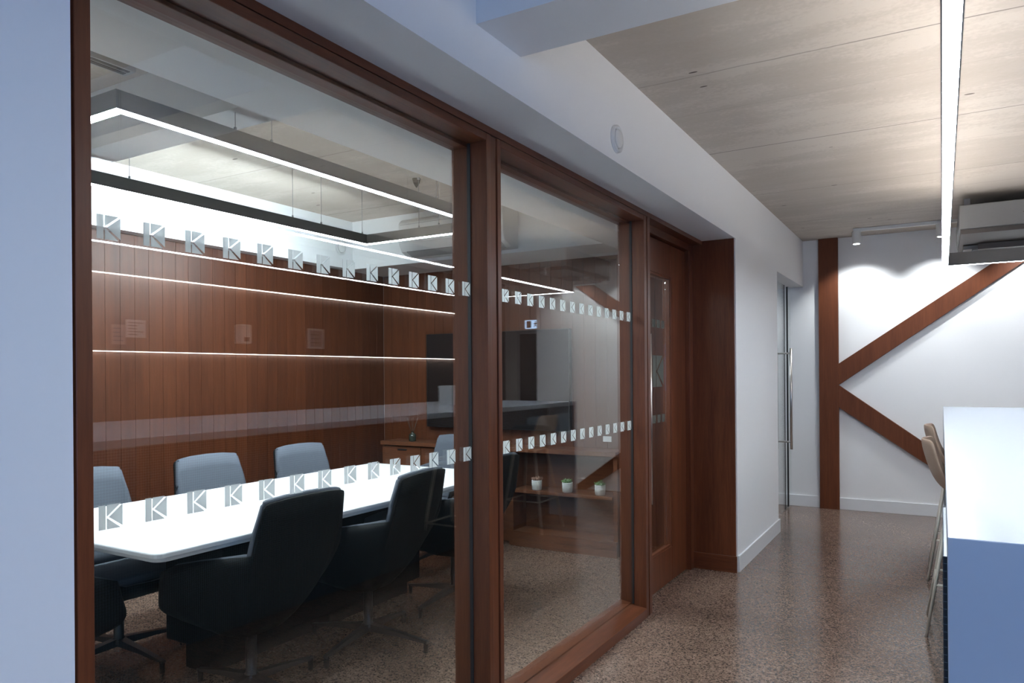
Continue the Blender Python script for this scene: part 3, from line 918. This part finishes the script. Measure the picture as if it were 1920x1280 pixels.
# plants
def pot(loc, seed, leafmat, label):
    r = random.Random(seed)
    p = empty('potted_succulent', loc, label=label, cat='potted plant', group='small potted succulents on the sideboard shelf')
    prof = [(.034, 0), (.038, .004), (.040, .070), (.042, .072), (.042, .078), (.037, .078), (.036, .066)]
    o = MB().lathe(prof, seg=32).build('pot', 'pot', p)
    rb = MB()
    for k in range(24):
        t = 2 * math.pi * k / 24
        rb.tube((.0375 * math.cos(t), .0375 * math.sin(t), .006), (.0400 * math.cos(t), .0400 * math.sin(t), .070), .0022, seg=5)
    rb.build('rib', 'pot', o)
    MB().lathe([(.0355, .06), (.0355, .068)]).build('soil', 'soil', p)
    bm = bmesh.new()
    for k in range(34):
        t = r.random() * 6.283; sp = r.uniform(.15, 1.0); ln = r.uniform(.03, .055)
        base_ = Vector((math.cos(t) * .022 * sp, math.sin(t) * .022 * sp, .066))
        d = Vector((math.cos(t) * sp * .8, math.sin(t) * sp * .8, r.uniform(.5, 1))).normalized()
        e = Vector((-math.sin(t), math.cos(t), 0)); n = d.cross(e)
        w = ln * .2
        vs = [base_, base_ + d * ln * .5 + e * w, base_ + d * ln, base_ + d * ln * .5 - e * w]
        tip = [base_ + d * ln * .5 + n * w * .6, base_ + d * ln * .5 - n * w * .6]
        V = [bm.verts.new(q) for q in vs + tip]
        for a, b, cc in ((0, 1, 4), (1, 2, 4), (2, 3, 4), (3, 0, 4), (1, 0, 5), (2, 1, 5), (3, 2, 5), (0, 3, 5)):
            bm.faces.new((V[a], V[b], V[cc])).smooth = True
    me = bpy.data.meshes.new('leaves'); bm.to_mesh(me); bm.free(); me.materials.append(MT[leafmat])
    q = bpy.data.objects.new('leaves', me); COL.objects.link(q); q.parent = p
    return p
pot((-2.835, 5.20, .46), 1, 'leaf_red', 'reddish succulent in a ribbed white pot, nearest the shelf divider')
pot((-2.56, 5.20, .46), 2, 'leaf', 'taller green succulent in a ribbed white pot, middle of the shelf')
pot((-2.28, 5.20, .46), 3, 'leaf', 'low green succulent in a ribbed white pot at the shelf end')
rd = empty('reed_diffuser', (-4.12, 5.22, .80), label='small dark reed diffuser bottle on the sideboard top', cat='diffuser')
MB().lathe([(.030, 0), (.033, .004), (.033, .055), (.026, .066), (.013, .072), (.013, .088), (.016, .09)], seg=20).build('bottle', 'smoke_glass', rd)
rr = MB()
for k in range(6):
    t = k * 1.05
    rr.tube((0, 0, .05), (.055 * math.cos(t), .055 * math.sin(t), .21), .0018, seg=5)
rr.build('reed', 'reed', rd)

# television, socket
tv = empty('television', (-3.325, 5.385, 1.345), label='wide black wall television above the timber sideboard', cat='television')
MB().box(-.715, .715, -.045, -.005, -.415, .415).build('screen', 'tv', tv, .002)
m = MB()
m.box(-.722, .722, -.047, -.003, .415, .420).box(-.722, .722, -.047, -.003, -.420, -.415).box(-.722, -.715, -.047, -.003, -.415, .415).box(.715, .722, -.047, -.003, -.415, .415)
m.build('bezel', 'darkmetal', tv)
MB().box(-.2, .2, -.005, .013, -.15, .15).build('wall_bracket', 'black', tv)
so = empty('wall_socket', (-2.30, YW, .875), label='small white socket on the timber wall above the sideboard', cat='socket')
MB().box(-.036, .036, -.010, 0, -.022, .022).build('faceplate', 'plastic', so, .003)

# meeting room air conditioner on the end bulkhead
wa = empty('wall_air_conditioner', (-3.30, 4.87, 2.36), label='white split air conditioner on the meeting room bulkhead', cat='air conditioner')
m = MB()
m.prism([(0, 0), (0, .295), (-.20, .295), (-.235, .26), (-.235, .10), (-.20, .035), (-.12, 0)], 'X', -.49, .50)
m.build('casing', 'plastic', wa, .01, 3)
MB().prism([(-.120, -.004), (-.205, .030), (-.200, .036), (-.115, .002)], 'X', -.43, .46).build('outlet_flap', 'plastic_grey', wa)
m = MB(); m.box(-.47, .48, -.2375, -.235, .245, .248).build('panel_seam', 'plastic_grey', wa)
# ceiling slot, sprinkler and conduit in the meeting room
sd = empty('slot_diffuser', (-3.02, 1.0, ZC), label='dark slot diffuser in the meeting room ceiling near the glass', cat='diffuser')
MB().box(-.10, -.02, -.9, .93, -.022, 0).build('slot_frame', 'plastic_grey', sd, .002)
MB().box(-.085, -.06, -.88, .91, -.024, -.02).box(-.05, -.03, -.88, .91, -.024, -.02).build('slot', 'black', sd)
sk = empty('sprinkler', (-3.13, 4.03, ZC), label='small cone sprinkler on the meeting room ceiling', cat='sprinkler')
MB().lathe([(.022, -.03), (.030, 0)], seg=14).lathe([(.004, -.06), (.022, -.03)], seg=14).build('head', 'plastic_dark', sk)
cd = MB().tube((-2.86, 2.2, ZC - .012), (-2.86, 4.86, ZC - .012), .011).build('conduit', 'plastic')
tag(cd, 'thin white conduit along the meeting room ceiling', 'conduit')

# ------------------------------------------------------------------ things seen mirrored in the glass
for z, nm in ((2.225, 'upper'), (1.606, 'lower')):
    ls = empty('strip_light', (2.62, 2.7, z), label='%s thin strip light along the taupe wall behind the bar' % nm, cat='strip light', group='strip lights behind the bar')
    MB().box(-.035, 0, -6.2, 6.35, 0, .02).build('channel', 'alu', ls)
    MB().box(-.030, -.006, -6.2, 6.35, -.006, 0).build('diffuser', 'led_shelf', ls)
d3 = empty('door_3', (1.95, 9.5, 0)); struct(d3, 'black door at the end of the passage', 'door')
MB().box(-.45, .40, -.03, 0, 0, 1.99).build('leaf', 'black', d3, .003)
MB().box(-.53, -.45, -.04, 0, 0, 2.03).box(.40, .44, -.04, 0, 0, 2.03).box(-.45, .40, -.04, 0, 1.99, 2.03).build('door_frame', 'plastic_grey', d3)
es = empty('exit_sign', (2.07, 9.44, 2.125), label='backlit blue-white pictogram exit sign above the black door', cat='sign')
MB().box(-.17, .17, -.02, .02, -.075, .075).build('housing', 'plastic', es, .003)
MB().box(-.155, .155, -.023, -.020, -.062, .062).build('lit_panel', 'exit_green', es)
pm = MB()
pm.box(.05, .13, -.026, -.0235, -.05, .05)
pm.tube((-.02, -.0245, .036), (-.02, -.0245, .0361), .001)
pm.lathe([(.010, -.026), (.010, -.0235)], (-.02, 0, .036), 14, axis='Y')
pm.prism([(-.035, .022), (-.002, .022), (.015, .006), (.010, .001), (-.004, .012), (-.008, -.008), (.006, -.022), (.004, -.045), (-.004, -.045), (-.005, -.026), (-.020, -.014), (-.028, -.030), (-.048, -.036), (-.050, -.029), (-.034, -.022), (-.024, -.004), (-.024, .010), (-.038, .002), (-.044, .008)], 'Y', -.026, -.0235)
pm.prism([(-.12, .0), (-.095, .022), (-.095, .008), (-.065, .008), (-.065, -.008), (-.095, -.008), (-.095, -.022)], 'Y', -.026, -.0235)
pm.build('pictogram', 'black', es)

def notice(name, y0, y1, z0, z1, mat, label, cat, lines=5, border=None):
    n = empty(name, (2.62, (y0 + y1) / 2, (z0 + z1) / 2), label=label, cat=cat)
    hw, hh = (y1 - y0) / 2, (z1 - z0) / 2
    MB().box(-.006, 0, -hw, hw, -hh, hh).build('sheet', mat, n)
    if border:
        MB().box(-.02, 0, -hw - .02, -hw, -hh - .02, hh + .02).box(-.02, 0, hw, hw + .02, -hh - .02, hh + .02).box(-.02, 0, -hw, hw, hh, hh + .02).box(-.02, 0, -hw, hw, -hh - .02, -hh).build('border', border, n)
    m = MB(); r = random.Random(int(y0 * 100))
    for k in range(lines):
        z = hh - (k + 1) * 2 * hh / (lines + 1)
        a = -hw * .8; b = a + 2 * hw * .8 * r.uniform(.5, 1)
        m.box(-.0068, -.006, a, b, z - .004, z + .004)
    m.build('print', 'ink', n)
    return n
notice('notice', 3.52, 3.69, 1.72, 1.865, 'paper', 'white printed notice on the taupe wall behind the bar', 'notice')
notice('notice', 3.40, 3.515, 1.66, 1.82, 'paper_pink', 'pale pink notice beside the white one behind the bar', 'notice', 4)
ds = empty('dispenser', (2.62, 4.635, 1.79), label='white wall dispenser behind the bar', cat='dispenser')
MB().box(-.10, 0, -.062, .062, -.09, .09).build('body', 'plastic', ds, .012)
MB().box(-.104, -.10, -.03, .03, -.07, -.03).build('outlet', 'ink', ds)
notice('picture_frame', 5.51, 5.69, 1.70, 1.87, 'dim_wall', 'small white framed picture on the wall behind the bar', 'picture', 3, 'plastic')
